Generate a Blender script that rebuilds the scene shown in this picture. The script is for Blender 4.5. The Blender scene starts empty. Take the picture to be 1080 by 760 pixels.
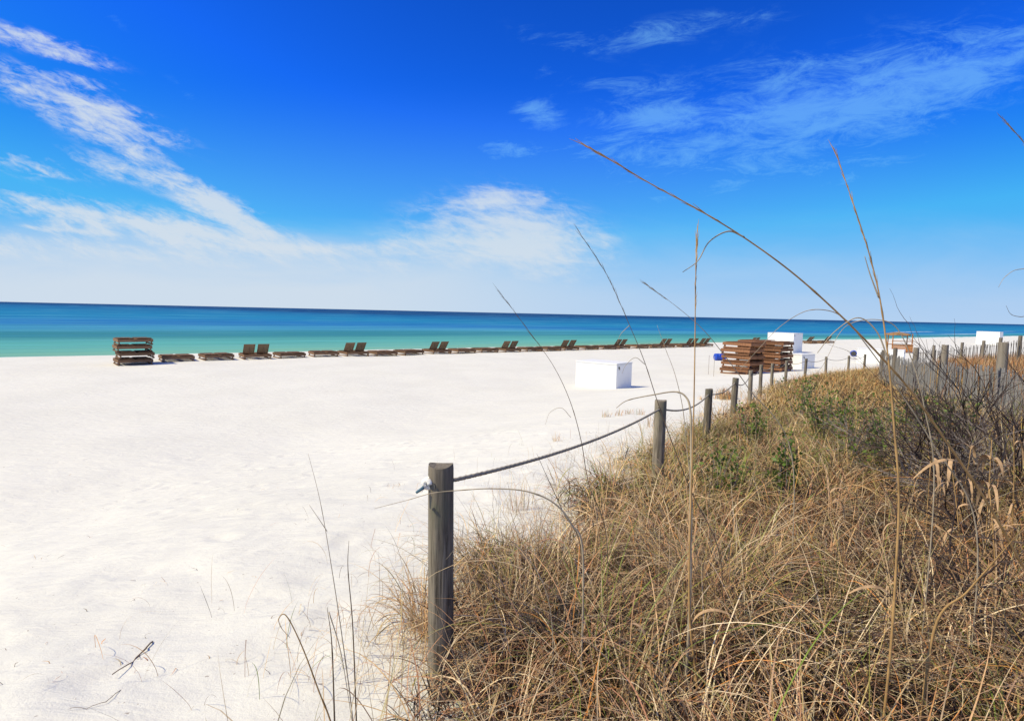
import bpy, math, random
import numpy as np
from mathutils import Vector, Matrix
R = math.radians
random.seed(7); rng = np.random.default_rng(11)
S = bpy.context.scene
C = S.collection

# ------------------------------------------------------------------ camera
CAMZ = 3.6; F = 600.0; PITCH = math.atan(50/600.0); ROLL = R(1.27)
fw = Vector((0, math.cos(PITCH), -math.sin(PITCH)))
up0 = Vector((0, math.sin(PITCH), math.cos(PITCH))); rt0 = Vector((1, 0, 0))
rt = rt0*math.cos(ROLL) + up0*math.sin(ROLL)
up = up0*math.cos(ROLL) - rt0*math.sin(ROLL)
cd = bpy.data.cameras.new('camera'); cam = bpy.data.objects.new('camera', cd); C.objects.link(cam)
cam.matrix_world = Matrix(((rt.x, up.x, -fw.x, 0), (rt.y, up.y, -fw.y, 0), (rt.z, up.z, -fw.z, CAMZ), (0, 0, 0, 1)))
cd.sensor_width = 36; cd.lens = 20.0; cd.clip_start = 0.05; cd.clip_end = 90000
S.camera = cam

def ray(px, py):
    return fw + rt*((px-540)/F) - up*((py-380)/F)
def at(px, py, d):                     # point on the line of sight at forward distance d
    v = ray(px, py); v = v*(d/v.y); return Vector((v.x, v.y, CAMZ+v.z))
def flat(px, py, z=0.0):               # where the line of sight meets the level z
    v = ray(px, py); k = (z-CAMZ)/v.z; return Vector((v.x*k, v.y*k, z))

# ------------------------------------------------------------------ light
SUN_EL = R(50); sx, sy = -0.95, -0.31
n_ = math.hypot(sx, sy); sx /= n_; sy /= n_
sl = bpy.data.lights.new('sun', 'SUN'); sl.energy = 4.9; sl.angle = R(0.5); sl.color = (1.0, 0.88, 0.60)
so = bpy.data.objects.new('sun', sl); C.objects.link(so)
sdir = Vector((sx*math.cos(SUN_EL), sy*math.cos(SUN_EL), math.sin(SUN_EL)))
so.rotation_euler = sdir.to_track_quat('Z', 'Y').to_euler()
so.location = (-20, -8, 30)
S.view_settings.view_transform = 'Standard'; S.view_settings.look = 'None'
S.view_settings.exposure = 0.0; S.view_settings.gamma = 1.0; S.view_settings.use_curve_mapping = False
SKY_STRENGTH = 0.1

world = bpy.data.worlds.new('World'); S.world = world; world.use_nodes = True
class NT:
    def __init__(s, nt): s.nt = nt; s.n = nt.nodes; s.l = nt.links
    def node(s, t, **k):
        n = s.n.new(t)
        for a, b in k.items(): setattr(n, a, b)
        return n
    def put(s, sock, v):
        if isinstance(v, bpy.types.NodeSocket): s.l.new(v, sock)
        else: sock.default_value = v
    def m(s, op, a, b=0.0, c=0.0, clamp=False):
        n = s.node('ShaderNodeMath', operation=op); n.use_clamp = clamp
        s.put(n.inputs[0], a); s.put(n.inputs[1], b); s.put(n.inputs[2], c); return n.outputs[0]
    def mix(s, f, a, b, bt='MIX'):
        n = s.node('ShaderNodeMix', data_type='RGBA', blend_type=bt)
        s.put(n.inputs[0], f); s.put(n.inputs[6], a); s.put(n.inputs[7], b); return n.outputs[2]
    def sm(s, x, a, b, c=0.0, d=1.0):
        n = s.node('ShaderNodeMapRange', interpolation_type='SMOOTHSTEP')
        s.put(n.inputs[0], x)
        for i, v in enumerate((a, b, c, d)): n.inputs[i+1].default_value = v
        return n.outputs[0]
    def comb(s, x, y, z=0.0):
        n = s.node('ShaderNodeCombineXYZ'); s.put(n.inputs[0], x); s.put(n.inputs[1], y); s.put(n.inputs[2], z); return n.outputs[0]
    def noise(s, v, scale, detail=5, rough=0.55, dist=0.0):
        n = s.node('ShaderNodeTexNoise'); s.put(n.inputs['Vector'], v)
        n.inputs['Scale'].default_value = scale; n.inputs['Detail'].default_value = detail
        n.inputs['Roughness'].default_value = rough; n.inputs['Distortion'].default_value = dist
        return n.outputs[0]
    def ramp(s, f, stops):
        n = s.node('ShaderNodeValToRGB'); s.put(n.inputs[0], f); e = n.color_ramp.elements
        while len(e) < len(stops): e.new(0.5)
        for q, (p, c) in zip(e, stops): q.position = p; q.color = (*c, 1)
        return n.outputs[0]
w = NT(world.node_tree); w.n.clear()
sky = w.node('ShaderNodeTexSky', sky_type='NISHITA'); sky.sun_disc = False
sky.sun_elevation = SUN_EL; sky.sun_rotation = math.atan2(sx, sy)
sky.air_density = 1.0; sky.dust_density = 0.2; sky.ozone_density = 3.0; sky.altitude = 0
tc = w.node('ShaderNodeTexCoord'); sp = w.node('ShaderNodeSeparateXYZ'); w.l.new(tc.outputs['Generated'], sp.inputs[0])
X, Y, Z = sp.outputs
Yc = w.m('MAXIMUM', Y, 0.08)
u = w.m('DIVIDE', X, Yc); v = w.m('DIVIDE', Z, Yc)
front = w.sm(Y, 0.1, 0.35)
# pixel -> direction slopes, only used to say where in the sky each cloud stands
def uv(px, py):
    r = ray(px, py); return r.x/r.y, r.z/r.y
def blob(px, py, ax, ay, deg, s):
    cu, cv = uv(px, py); c, q = math.cos(R(deg)), math.sin(R(deg))
    du = w.m('SUBTRACT', u, cu); dv = w.m('SUBTRACT', v, cv)
    a = w.m('MULTIPLY', w.m('ADD', w.m('MULTIPLY', du, c), w.m('MULTIPLY', dv, q)), F/ax)
    b = w.m('MULTIPLY', w.m('SUBTRACT', w.m('MULTIPLY', dv, c), w.m('MULTIPLY', du, q)), F/ay)
    e = w.m('ADD', w.m('MULTIPLY', a, a), w.m('MULTIPLY', b, b))
    return w.m('MULTIPLY', w.m('EXPONENT', w.m('MULTIPLY', e, -1.0)), s)
def total(bl):
    t = None
    for b in bl:
        x = blob(*b); t = x if t is None else w.m('ADD', t, x)
    return t
def rot(deg, su, sv, off=0.0):
    c, q = math.cos(R(deg)), math.sin(R(deg))
    a = w.m('ADD', w.m('MULTIPLY', u, c), w.m('MULTIPLY', v, q))
    b = w.m('SUBTRACT', w.m('MULTIPLY', v, c), w.m('MULTIPLY', u, q))
    return w.comb(w.m('MULTIPLY', a, su), w.m('MULTIPLY', b, sv), off)
nl = w.noise(rot(-27, 4.5, 24), 1.0, 8, 0.66, 0.6)
nl2 = w.noise(rot(-12, 9, 46, 3.3), 1.0, 7, 0.66, 0.5)
nr = w.noise(rot(9, 9, 28, 7.7), 1.0, 10, 0.76, 0.5)
nf = w.noise(rot(-20, 26, 70, 2.0), 1.0, 6, .7, .6); nb = w.noise(rot(-3, 2.2, 9, 5.0), 1.0, 8, 0.6, 0.5); nb2 = w.noise(rot(-6, 10, 36, 9.0), 1.0, 7, .65, .5)
Ml = total([(20, 38, 75, 9, -13, 1.0), (65, 58, 48, 6, -13, .85), (95, 85, 30, 5, -12, .7), (45, 88, 90, 12, -17, .95), (120, 122, 75, 10, -20, .7), (70, 125, 80, 12, -24, .7), (160, 172, 95, 14, -30, .85), (130, 182, 70, 9, -22, .5), (228, 212, 55, 11, -27, 1.15),
            (40, 175, 60, 12, -8, .8), (150, 235, 170, 15, -8, 1.1), (270, 240, 55, 12, -22, .9), (60, 262, 220, 14, -2, 1.0), (330, 262, 70, 5, 0, .8), (190, 248, 110, 12, -6, .9), (60, 217, 70, 5, -12, .7), (70, 243, 50, 3, -3, .8), (130, 130, 60, 12, -20, .5)])
dl = w.sm(w.m('ADD', w.m('MULTIPLY', Ml, 0.55), w.m('MULTIPLY', w.m('SUBTRACT', w.m('ADD', w.m('ADD', w.m('MULTIPLY', nl, .42), w.m('MULTIPLY', nl2, .30)), w.m('MULTIPLY', nf, .28)), .5), 5.2)), 0.05, 1.15)
dl = w.m('MULTIPLY', dl, w.sm(Ml, 0.04, 0.5))
Mc = total([(505, 236, 78, 34, 6, .85), (470, 268, 130, 20, 5, .8), (560, 270, 70, 18, 0, .5), (570, 258, 60, 34, -10, .9), (530, 205, 45, 12, 10, .5), (340, 262, 50, 4, 2, .6)])
dc = w.sm(w.m('ADD', w.m('MULTIPLY', Mc, 0.62), w.m('MULTIPLY', w.m('SUBTRACT', w.m('ADD', w.m('ADD', w.m('MULTIPLY', nb, .4), w.m('MULTIPLY', nb2, .35)), w.m('MULTIPLY', nf, .25)), .5), 4.6)), 0.02, 1.15)
dc = w.m('MULTIPLY', dc, w.sm(Mc, 0.05, 0.45))
Mr = total([(800, 130, 150, 42, 10, .8), (930, 105, 160, 44, 14, .7), (1050, 60, 110, 36, 16, .85), (860, 70, 200, 40, 10, .35), (690, 122, 34, 7, 2, .6), (568, 120, 24, 12, 0, 1.3), (535, 158, 28, 10, 0, 1.1), (595, 42, 50, 12, -8, 1.0), (680, 38, 50, 10, 5, 1.0), (690, 122, 40, 12, 2, .9), (640, 90, 60, 12, 0, .6), (760, 20, 80, 12, 6, .6),
            (720, 185, 190, 44, 4, .6), (900, 185, 180, 14, 6, .42), (640, 160, 60, 10, 0, .3), (365, 198, 22, 9, -25, .6), (185, 88, 22, 6, -35, .45), (215, 118, 20, 6, -40, .45), (118, 18, 20, 5, -40, .5), (570, 75, 22, 8, 0, .5), (830, 235, 140, 12, 0, .35)])
dr = w.sm(w.m('ADD', w.m('MULTIPLY', Mr, 0.8), w.m('MULTIPLY', w.m('SUBTRACT', nr, .5), 4.2)), 0.15, 1.6)
dr = w.m('MULTIPLY', dr, w.sm(Mr, 0.03, 0.7, 0.0, 0.40))
# low veil: thicker to the left, thin milky band to the right
side = w.sm(u, -0.35, 0.35)
vv = w.m('ADD', v, w.m('MULTIPLY', w.m('SUBTRACT', nb, .5), 0.11))
veil_l = w.sm(vv, 0.175, 0.03); veil_r = w.m('MULTIPLY', w.sm(vv, 0.20, -0.01), 0.62)
veil = w.m('ADD', w.m('MULTIPLY', veil_l, w.m('SUBTRACT', 1.0, side)), w.m('MULTIPLY', veil_r, side))
veil = w.m('MULTIPLY', veil, 0.90)
inv = lambda x: w.m('SUBTRACT', 1.0, x)
d_all = w.m('MULTIPLY', w.m('MULTIPLY', inv(w.m('MULTIPLY', dl, .88)), inv(w.m('MULTIPLY', dc, .85))), 1.0)
d_all = inv(w.m('MULTIPLY', d_all, inv(veil)))
fill_cloud = w.m('MULTIPLY', w.sm(w.noise(tc.outputs['Generated'], 3.0, 5, .6), .40, .68), 0.85)  # unseen cloud behind the camera, added as neutral fill light
d_all = w.m('ADD', w.m('MULTIPLY', d_all, front), w.m('MULTIPLY', fill_cloud, inv(front)))
gm = w.node('ShaderNodeGamma'); w.l.new(sky.outputs[0], gm.inputs[0]); gm.inputs[1].default_value = 1.7
hs = w.node('ShaderNodeHueSaturation'); w.l.new(gm.outputs[0], hs.inputs['Color'])
hs.inputs['Saturation'].default_value = 1.0; hs.inputs['Value'].default_value = 1.0; hs.inputs['Hue'].default_value = 0.5
SKYMUL = w.mix(1.0, hs.outputs[0], (0.045, 0.31, 0.74, 1), 'MULTIPLY')
mnv = w.node('ShaderNodeVectorMath', operation='MINIMUM'); w.l.new(SKYMUL, mnv.inputs[0]); mnv.inputs[1].default_value = (1.5, 4.1, 9.0)
thin = w.mix(w.m('MULTIPLY', w.m('MAXIMUM', dr, w.sm(v, .40, .05, 0, .30)), front), mnv.outputs[0], (2.6, 6.6, 9.9, 1))
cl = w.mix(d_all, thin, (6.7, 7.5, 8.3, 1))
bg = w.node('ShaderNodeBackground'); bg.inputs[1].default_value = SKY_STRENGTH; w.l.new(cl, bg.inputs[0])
wo = w.node('ShaderNodeOutputWorld'); w.l.new(bg.outputs[0], wo.inputs[0])
world.cycles.sampling_method = 'MANUAL'; world.cycles.sample_map_resolution = 512

# ------------------------------------------------------------------ materials
def mat(name):
    m = bpy.data.materials.new(name); m.use_nodes = True; t = NT(m.node_tree)
    b = t.n['Principled BSDF']; return m, t, b
def bump(t, b, h, strength=0.3, dist=0.02):
    n = t.node('ShaderNodeBump'); n.inputs['Strength'].default_value = strength; n.inputs['Distance'].default_value = dist
    t.l.new(h, n.inputs['Height']); t.l.new(n.outputs[0], b.inputs['Normal'])
def coord(t, which='Object', sc=(1, 1, 1)):
    c = t.node('ShaderNodeTexCoord'); mp = t.node('ShaderNodeMapping'); mp.inputs['Scale'].default_value = sc
    t.l.new(c.outputs[which], mp.inputs[0]); return mp.outputs[0]

def wood(name, c1, c2, axis=2, scale=1.0, rough=.85, stain=None):
    m, t, b = mat(name)
    sc = [22*scale]*3; sc[axis] = 1.6*scale
    sc2 = [75*scale]*3; sc2[axis] = 2.6*scale
    g = t.m('ADD', t.m('MULTIPLY', t.noise(coord(t, 'Object', sc), 1.0, 6, .65, .6), .45), t.m('MULTIPLY', t.noise(coord(t, 'Object', sc2), 1.0, 6, .7, .4), .55))
    big = t.noise(coord(t, 'Object', (3, 3, 1.2)), 1.3, 3, .5)
    col = t.ramp(g, [(.40, c2), (.56, c1)])
    col = t.mix(t.sm(big, .4, .7), col, tuple(x*.72 for x in c1)+(1,))
    if stain: col = t.mix(t.sm(t.noise(coord(t, 'Object', (5, 5, 2)), 1.0, 4, .6), .52, .66), col, (*stain, 1))
    oi = t.node('ShaderNodeObjectInfo')
    h = t.node('ShaderNodeHueSaturation'); t.l.new(col, h.inputs['Color'])
    t.l.new(t.sm(oi.outputs['Random'], 0, 1, .8, 1.2), h.inputs['Value']); t.l.new(h.outputs[0], b.inputs['Base Color'])
    b.inputs['Roughness'].default_value = rough; b.inputs['Specular IOR Level'].default_value = .2
    bump(t, b, g, .9, .008); return m
M = {}
M['post'] = wood('post wood', (.28, .24, .185), (.075, .062, .047), 2, 1.5, .9, (.16, .155, .11))
M['fence_post'] = wood('fence post wood', (.30, .26, .21), (.13, .11, .09), 2, 1.2)
M['lounger'] = wood('lounger wood', (.24, .14, .08), (.10, .06, .038), 0, .6)
M['stackwood'] = wood('stack wood', (.30, .145, .075), (.13, .06, .034), 0, .6)
M['slat'] = wood('slat wood', (.46, .44, .41), (.11, .10, .09), 2, .9)
M['oldslat'] = wood('old slat wood', (.19, .165, .14), (.09, .08, .07), 2, 1.0)
M['deck'] = wood('deck wood', (.50, .22, .07), (.34, .14, .05), 0, .5)

def plain(name, col, rough=.6, spec=.3, nz=.15, nscale=6, bumps=0.0):
    m, t, b = mat(name); n = t.noise(coord(t), nscale, 5, .6)
    c = t.mix(t.sm(n, .35, .75), (*col, 1), tuple(x*(1-nz) for x in col)+(1,))
    t.l.new(c, b.inputs['Base Color']); b.inputs['Roughness'].default_value = rough; b.inputs['Specular IOR Level'].default_value = spec
    if bumps: bump(t, b, n, bumps, .01)
    return m
M['white'] = plain('white paint', (.86, .86, .85), .55, .3, .04, 3)
M['seam'] = plain('lid paint', (.76, .76, .75), .6, .3, .08, 5)
M['metal'] = plain('dark metal', (.06, .06, .06), .5, .5)
M['rope'] = plain('rope fibre', (.42, .37, .29), .9, .1, .5, 60, .4)
M['fray'] = plain('frayed fibre', (.86, .84, .78), .9, .1, .1, 80)
M['tape'] = plain('blue tape', (.08, .16, .22), .6, .3)
M['blue'] = plain('blue plastic', (.012, .07, .50), .4, .5, .2, 4)
M['thatch'] = plain('thatch', (.38, .23, .11), .95, .1, .5, 20, .6)
M['stick'] = plain('driftwood', (.24, .17, .12), .9, .1, .5, 40)
M['stalk_straw'] = plain('straw stalk', (.50, .31, .13), .7, .25, .45, 14)
M['stalk_grey'] = plain('grey stalk', (.46, .38, .27), .8, .2, .4, 14)
M['stalk_dark'] = plain('dark stalk', (.19, .135, .085), .85, .2, .4, 14)
M['twig'] = plain('bare twig', (.075, .055, .05), .9, .1, .4, 20)
M['twig_grey'] = plain('grey twig', (.26, .22, .20), .9, .1, .4, 20)
M['dry_leaf'] = plain('dry leaf', (.52, .34, .19), .8, .2, .5, 25)
M['string'] = plain('thin string', (.42, .37, .31), .9, .1)

def vcol(name, trans=.14, rough=.7):
    m, t, b = mat(name)
    a = t.node('ShaderNodeAttribute'); a.attribute_name = 'Col'
    n = t.noise(coord(t), 35, 3, .6)
    c = t.mix(1.0, a.outputs['Color'], t.ramp(n, [(.3, (.72, .68, .66)), (.7, (1.15, 1.12, 1.08))]), 'MULTIPLY')
    t.l.new(c, b.inputs['Base Color']); b.inputs['Roughness'].default_value = rough; b.inputs['Specular IOR Level'].default_value = .25
    tr = t.node('ShaderNodeBsdfTranslucent'); t.l.new(c, tr.inputs[0])
    mx = t.node('ShaderNodeMixShader'); mx.inputs[0].default_value = trans
    t.l.new(b.outputs[0], mx.inputs[1]); t.l.new(tr.outputs[0], mx.inputs[2]); t.l.new(mx.outputs[0], t.n['Material Output'].inputs[0])
    return m
M['grass'] = vcol('grass blades'); M['leaf'] = vcol('shrub leaves', .3, .5)

# sand
m, t, b = mat('white sand'); M['sand'] = m
oc = coord(t)
at_ = t.node('ShaderNodeAttribute'); at_.attribute_name = 'litter'
big = t.noise(oc, .35, 4, .5); fine = t.noise(oc, 90, 4, .7); mid = t.noise(oc, 7, 5, .6); sp_ = t.noise(oc, 26, 2, .5)
c = t.mix(t.sm(big, .35, .7), (.71, .70, .635, 1), (.675, .665, .60, 1))
c = t.mix(t.sm(fine, .35, .75, 0, .30), c, (.66, .62, .58, 1))
c = t.mix(t.sm(sp_, .725, .76, 0, .75), c, (.30, .25, .21, 1))
c = t.mix(t.sm(t.m('ADD', at_.outputs['Fac'], t.m('MULTIPLY', t.m('SUBTRACT', mid, .5), 1.1)), .42, .75), c, t.mix(t.sm(mid, .4, .62), (.04, .028, .02, 1), (.13, .095, .065, 1)))  # plant litter, darkened further to paint the shade under the grass
t.l.new(c, b.inputs['Base Color']); b.inputs['Roughness'].default_value = .95; b.inputs['Specular IOR Level'].default_value = .1
hh = t.m('ADD', t.m('MULTIPLY', mid, .55), t.m('MULTIPLY', fine, .18)); hh = t.m('ADD', hh, t.m('MULTIPLY', t.noise(coord(t, 'Object', (1, 2.2, 1)), 1.6, 4, .55, .6), 1.6))
bump(t, b, hh, .55, .045)

# sea
LD = Vector((.807, .591, 0)); LN = Vector((-.591, .807, 0)); P0 = Vector((-22, 37.3, 0))
m, t, b = mat('sea water'); M['sea'] = m
g = t.node('ShaderNodeNewGeometry'); ps = t.node('ShaderNodeSeparateXYZ'); t.l.new(g.outputs['Position'], ps.inputs[0])
px_, py_ = ps.outputs[0], ps.outputs[1]
sea_t = t.m('ADD', t.m('MULTIPLY', t.m('SUBTRACT', px_, P0.x), LN.x), t.m('MULTIPLY', t.m('SUBTRACT', py_, P0.y), LN.y))
sea_s = t.m('ADD', t.m('MULTIPLY', t.m('SUBTRACT', px_, P0.x), LD.x), t.m('MULTIPLY', t.m('SUBTRACT', py_, P0.y), LD.y))
lt = t.m('LOGARITHM', t.m('MAXIMUM', sea_t, 1.0), 10.0)
dep = t.m('SQRT', t.m('ADD', t.m('MULTIPLY', px_, px_), t.m('MULTIPLY', py_, py_)))
ld = t.m('LOGARITHM', t.m('MAXIMUM', dep, 10.0), 2.0)
# bands of sand bars running along the shore
bn = t.noise(t.comb(t.m('MULTIPLY', sea_s, .0022), t.m('MULTIPLY', lt, 9.0)), 1.0, 4, .55, .3)
bn2 = t.noise(t.comb(t.m('MULTIPLY', sea_s, .02), t.m('MULTIPLY', lt, 34.0)), 1.0, 4, .6, .3)
ltw = t.m('ADD', lt, t.m('MULTIPLY', t.m('SUBTRACT', bn, .5), .35)); ltw = t.m('ADD', ltw, t.sm(sea_s, 30, 260, 0, .42))
col = t.ramp(t.m('DIVIDE', ltw, 4.6), [(.26, (.20, .42, .28)), (.33, (.10, .38, .34)), (.38, (.03, .20, .24)), (.425, (.05, .27, .42)), (.455, (.016, .16, .40)), (.515, (.010, .19, .38)), (.64, (.004, .11, .29)), (.72, (.002, .04, .16))])
col = t.mix(t.sm(bn2, .50, .72, 0, .38), col, (.12, .42, .55, 1))
col = t.mix(t.sm(bn2, .48, .30, 0, .28), col, (.004, .08, .17, 1))
bn3 = t.noise(t.comb(t.m('MULTIPLY', sea_s, .06), t.m('MULTIPLY', lt, 90.0), 4.0), 1.0, 5, .7, .5)
col = t.mix(t.sm(bn3, .5, .8, 0, .35), col, (.16, .42, .48, 1)); col = t.mix(t.sm(bn3, .5, .25, 0, .35), col, (.006, .10, .17, 1))
# surf lines
fn = t.noise(t.comb(t.m('MULTIPLY', sea_s, .012), t.m('MULTIPLY', sea_t, .05), 2.0), 1.0, 3, .5)
fn2 = t.noise(t.comb(t.m('MULTIPLY', sea_s, .25), t.m('MULTIPLY', sea_t, .9), 5.0), 1.0, 4, .65)
def bandm(c0, wd, lo, hi):
    e = t.m('DIVIDE', t.m('ABSOLUTE', t.m('SUBTRACT', t.m('ADD', sea_t, t.m('MULTIPLY', t.m('SUBTRACT', fn, .5), 16)), c0)), wd)
    return t.m('MULTIPLY', t.sm(e, 1.0, .3), t.sm(sea_s, lo, hi))
fm = t.m('ADD', t.m('ADD', bandm(17, 2.6, 60, 160), t.m('MULTIPLY', bandm(34, 2.5, 60, 130), t.sm(fn, .46, .56))), t.m('MULTIPLY', bandm(58, 2.2, 150, 190), t.sm(fn, .52, .58)))
fm = t.m('MULTIPLY', fm, t.sm(fn2, .34, .55), 0, True)
wn = t.noise(t.comb(t.m('MULTIPLY', sea_s, .35), t.m('MULTIPLY', sea_t, 1.1)), 1.0, 5, .65, .2)
col = t.mix(t.m('MULTIPLY', t.m('ADD', fm, 0), .9, 0, True), col, (.8, .84, .85, 1))
t.l.new(col, b.inputs['Base Color']); b.inputs['Roughness'].default_value = .8; b.inputs['Specular IOR Level'].default_value = 0
bump(t, b, wn, .6, .25)
gl = t.node('ShaderNodeBsdfGlossy'); gl.inputs['Roughness'].default_value = .28; t.l.new(b.inputs['Normal'].links[0].from_socket, gl.inputs['Normal'])
mx = t.node('ShaderNodeMixShader'); mx.inputs[0].default_value = .07; t.l.new(b.outputs[0], mx.inputs[1]); t.l.new(gl.outputs[0], mx.inputs[2]); t.l.new(mx.outputs[0], t.n['Material Output'].inputs[0])

# ------------------------------------------------------------------ mesh helpers
class MB:
    def __init__(s): s.v = []; s.f = []
    def box(s, c, d, mtx=None, bev=0.0):
        x, y, z = d[0]/2, d[1]/2, d[2]/2; k = len(s.v)
        pts = [(-x, -y, -z), (x, -y, -z), (x, y, -z), (-x, y, -z), (-x, -y, z), (x, -y, z), (x, y, z), (-x, y, z)]
        for p in pts:
            p = Vector(p)
            if mtx is not None: p = mtx @ p
            s.v.append(tuple(p+Vector(c)))
        s.f += [tuple(k+i for i in f) for f in ((0, 3, 2, 1), (4, 5, 6, 7), (0, 1, 5, 4), (1, 2, 6, 5), (2, 3, 7, 6), (3, 0, 4, 7))]
        return s
    def tube(s, pts, rad, n=8, caps=True, lobes=0, twist=0.0, lobe=.2):
        pts = [Vector(p) for p in pts]; N = len(pts)
        if not hasattr(rad, '__len__'): rad = [rad]*N
        k = len(s.v); ref = None; ln = 0
        for i, p in enumerate(pts):
            tg = (pts[min(i+1, N-1)]-pts[max(i-1, 0)]).normalized()
            if ref is None:
                ref = Vector((0, 0, 1)) if abs(tg.z) < .9 else Vector((1, 0, 0))
            a = (ref - tg*ref.dot(tg)).normalized(); bb = tg.cross(a); ref = a
            if i: ln += (p-pts[i-1]).length
            for j in range(n):
                th = 2*math.pi*j/n
                r = rad[i]*(1+lobe*math.cos(lobes*(th+ln*twist))) if lobes else rad[i]
                s.v.append(tuple(p + a*(math.cos(th)*r) + bb*(math.sin(th)*r)))
        for i in range(N-1):
            for j in range(n):
                q = k+i*n; s.f.append((q+j, q+(j+1) % n, q+n+(j+1) % n, q+n+j))
        if caps:
            s.f.append(tuple(k+j for j in reversed(range(n)))); s.f.append(tuple(k+(N-1)*n+j for j in range(n)))
        return s
    def ribbon(s, pts, wid, side):
        k = len(s.v); N = len(pts)
        for i, p in enumerate(pts):
            q = i/(N-1); wv = Vector(side)*wid*math.sin(math.pi*min(1, .12+.88*q))**.7*(1 if q < .95 else .4)
            s.v.append(tuple(Vector(p)-wv)); s.v.append(tuple(Vector(p)+wv))
        for i in range(N-1):
            s.f.append((k+2*i, k+2*i+1, k+2*i+3, k+2*i+2))
        return s
    def build(s, name, m, parent=None, smooth=False, bevel=0.0):
        me = bpy.data.meshes.new(name); me.from_pydata(s.v, [], s.f); me.update()
        if smooth:
            me.polygons.foreach_set('use_smooth', [True]*len(me.polygons))
        me.materials.append(m)
        o = bpy.data.objects.new(name, me); C.objects.link(o); o.parent = parent
        if bevel:
            bv = o.modifiers.new('bevel', 'BEVEL'); bv.width = bevel; bv.segments = 2; bv.limit_method = 'ANGLE'
        return o
def tag(o, label=None, cat=None, group=None, kind=None):
    if label: o['label'] = label
    if cat: o['category'] = cat
    if group: o['group'] = group
    if kind: o['kind'] = kind
    return o
def thing(name, loc=(0, 0, 0), rz=0, label=None, cat=None, group=None):
    o = bpy.data.objects.new(name, None); C.objects.link(o); o.location = loc; o.rotation_euler = (0, 0, rz)
    o.empty_display_size = .1
    return tag(o, label, cat, group)
def copy_tree(o, parent=None):
    c = o.copy(); C.objects.link(c); c.parent = parent
    for ch in list(o.children): copy_tree(ch, c)
    return c
def fastmesh(name, V, Fq, m, col=None, smooth=False):
    me = bpy.data.meshes.new(name); nf, k = Fq.shape
    me.vertices.add(len(V)); me.vertices.foreach_set('co', V.astype(np.float32).ravel())
    me.loops.add(nf*k); me.loops.foreach_set('vertex_index', Fq.astype(np.int32).ravel())
    me.polygons.add(nf); me.polygons.foreach_set('loop_start', np.arange(0, nf*k, k, dtype=np.int32))
    me.update(calc_edges=True)
    if smooth: me.polygons.foreach_set('use_smooth', np.ones(nf, dtype=bool))
    if col is not None:
        a = me.color_attributes.new('Col', 'FLOAT_COLOR', 'POINT')
        a.data.foreach_set('color', np.concatenate([col, np.ones((len(col), 1))], 1).astype(np.float32).ravel())
    me.materials.append(m)
    o = bpy.data.objects.new(name, me); C.objects.link(o); return o

# ------------------------------------------------------------------ terrain height
posts_px = [(465, 490, 2.57), (697, 422, 5.8), (748, 410, 9), (776, 398.5, 11.3), (792, 390.5, 15), (803, 384.5, 18), (815, 383, 20), (830, 380, 22.5),
            (850.5, 378, 24.5), (871.5, 376, 26), (895.5, 375, 28), (912.5, 373.5, 30)]
PT = [at(*p) for p in posts_px]                                     # post tops
fy = np.array([-40, 0] + [p.y for p in PT] + [45, 80, 400]); fx = np.array([-4, -1.6] + [p.x for p in PT] + [31, 60, 330])
cy = np.array([-40, 0, 2.6, 5.8, 9, 11.3, 15, 20, 25, 30, 38, 50]); cz = np.array([1.8, 1.8, 1.82, 1.74, 1.52, 1.45, 1.25, 1.05, .93, .82, .35, 0.0])
by = np.array([-20, 2, 2.6, 4, 7, 10.5, 16, 20, 22.5, 26, 30, 34]); bx = np.array([-.30, -.42, -.50, .02, 1.5, 3.7, 7.0, 9.2, 10.9, 14.4, 18.6, 23])
def sstep(a, b_, x):
    q = np.clip((x-a)/(b_-a), 0, 1); return q*q*(3-2*q)
def wav(x, y, f, s):
    return np.sin(x*f+1.3*np.sin(y*f*.7+s)+s)*np.cos(y*f*.9+1.1*np.sin(x*f*.8+s*2))
def ground(x, y):
    x = np.asarray(x, float); y = np.asarray(y, float)
    xf = np.interp(y, fy, fx); zc = np.interp(y, cy, cz)
    s = xf-x
    beach = zc*(1-sstep(0, 13, s))
    inl = zc + np.clip(-s, 0, 10)*.065*(1-sstep(34, 60, y))
    z = np.where(s > 0, beach, inl)
    z = z + .05*wav(x, y, .55, 1.0)*(1-sstep(40, 70, y)) + .018*wav(x, y, 1.9, 2.0)*np.exp(-(x*x+y*y)/900) 
    z = z + .022*wav(x, y, 3.9, .4)*np.exp(-(x*x+y*y)/150) + .009*wav(x+.3*y, y*1.4, 8.5, .9)*np.exp(-(x*x+y*y)/80)
    t_ = (x-P0.x)*LN.x+(y-P0.y)*LN.y
    drop = np.where(t_ > 5.5, -(t_-5.5)*.10*sstep(5.5, 8, t_), 0)
    return np.maximum(z*(1-sstep(4, 9, t_)) + drop, -4.0)
def G(x, y): return float(ground(x, y))

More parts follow.
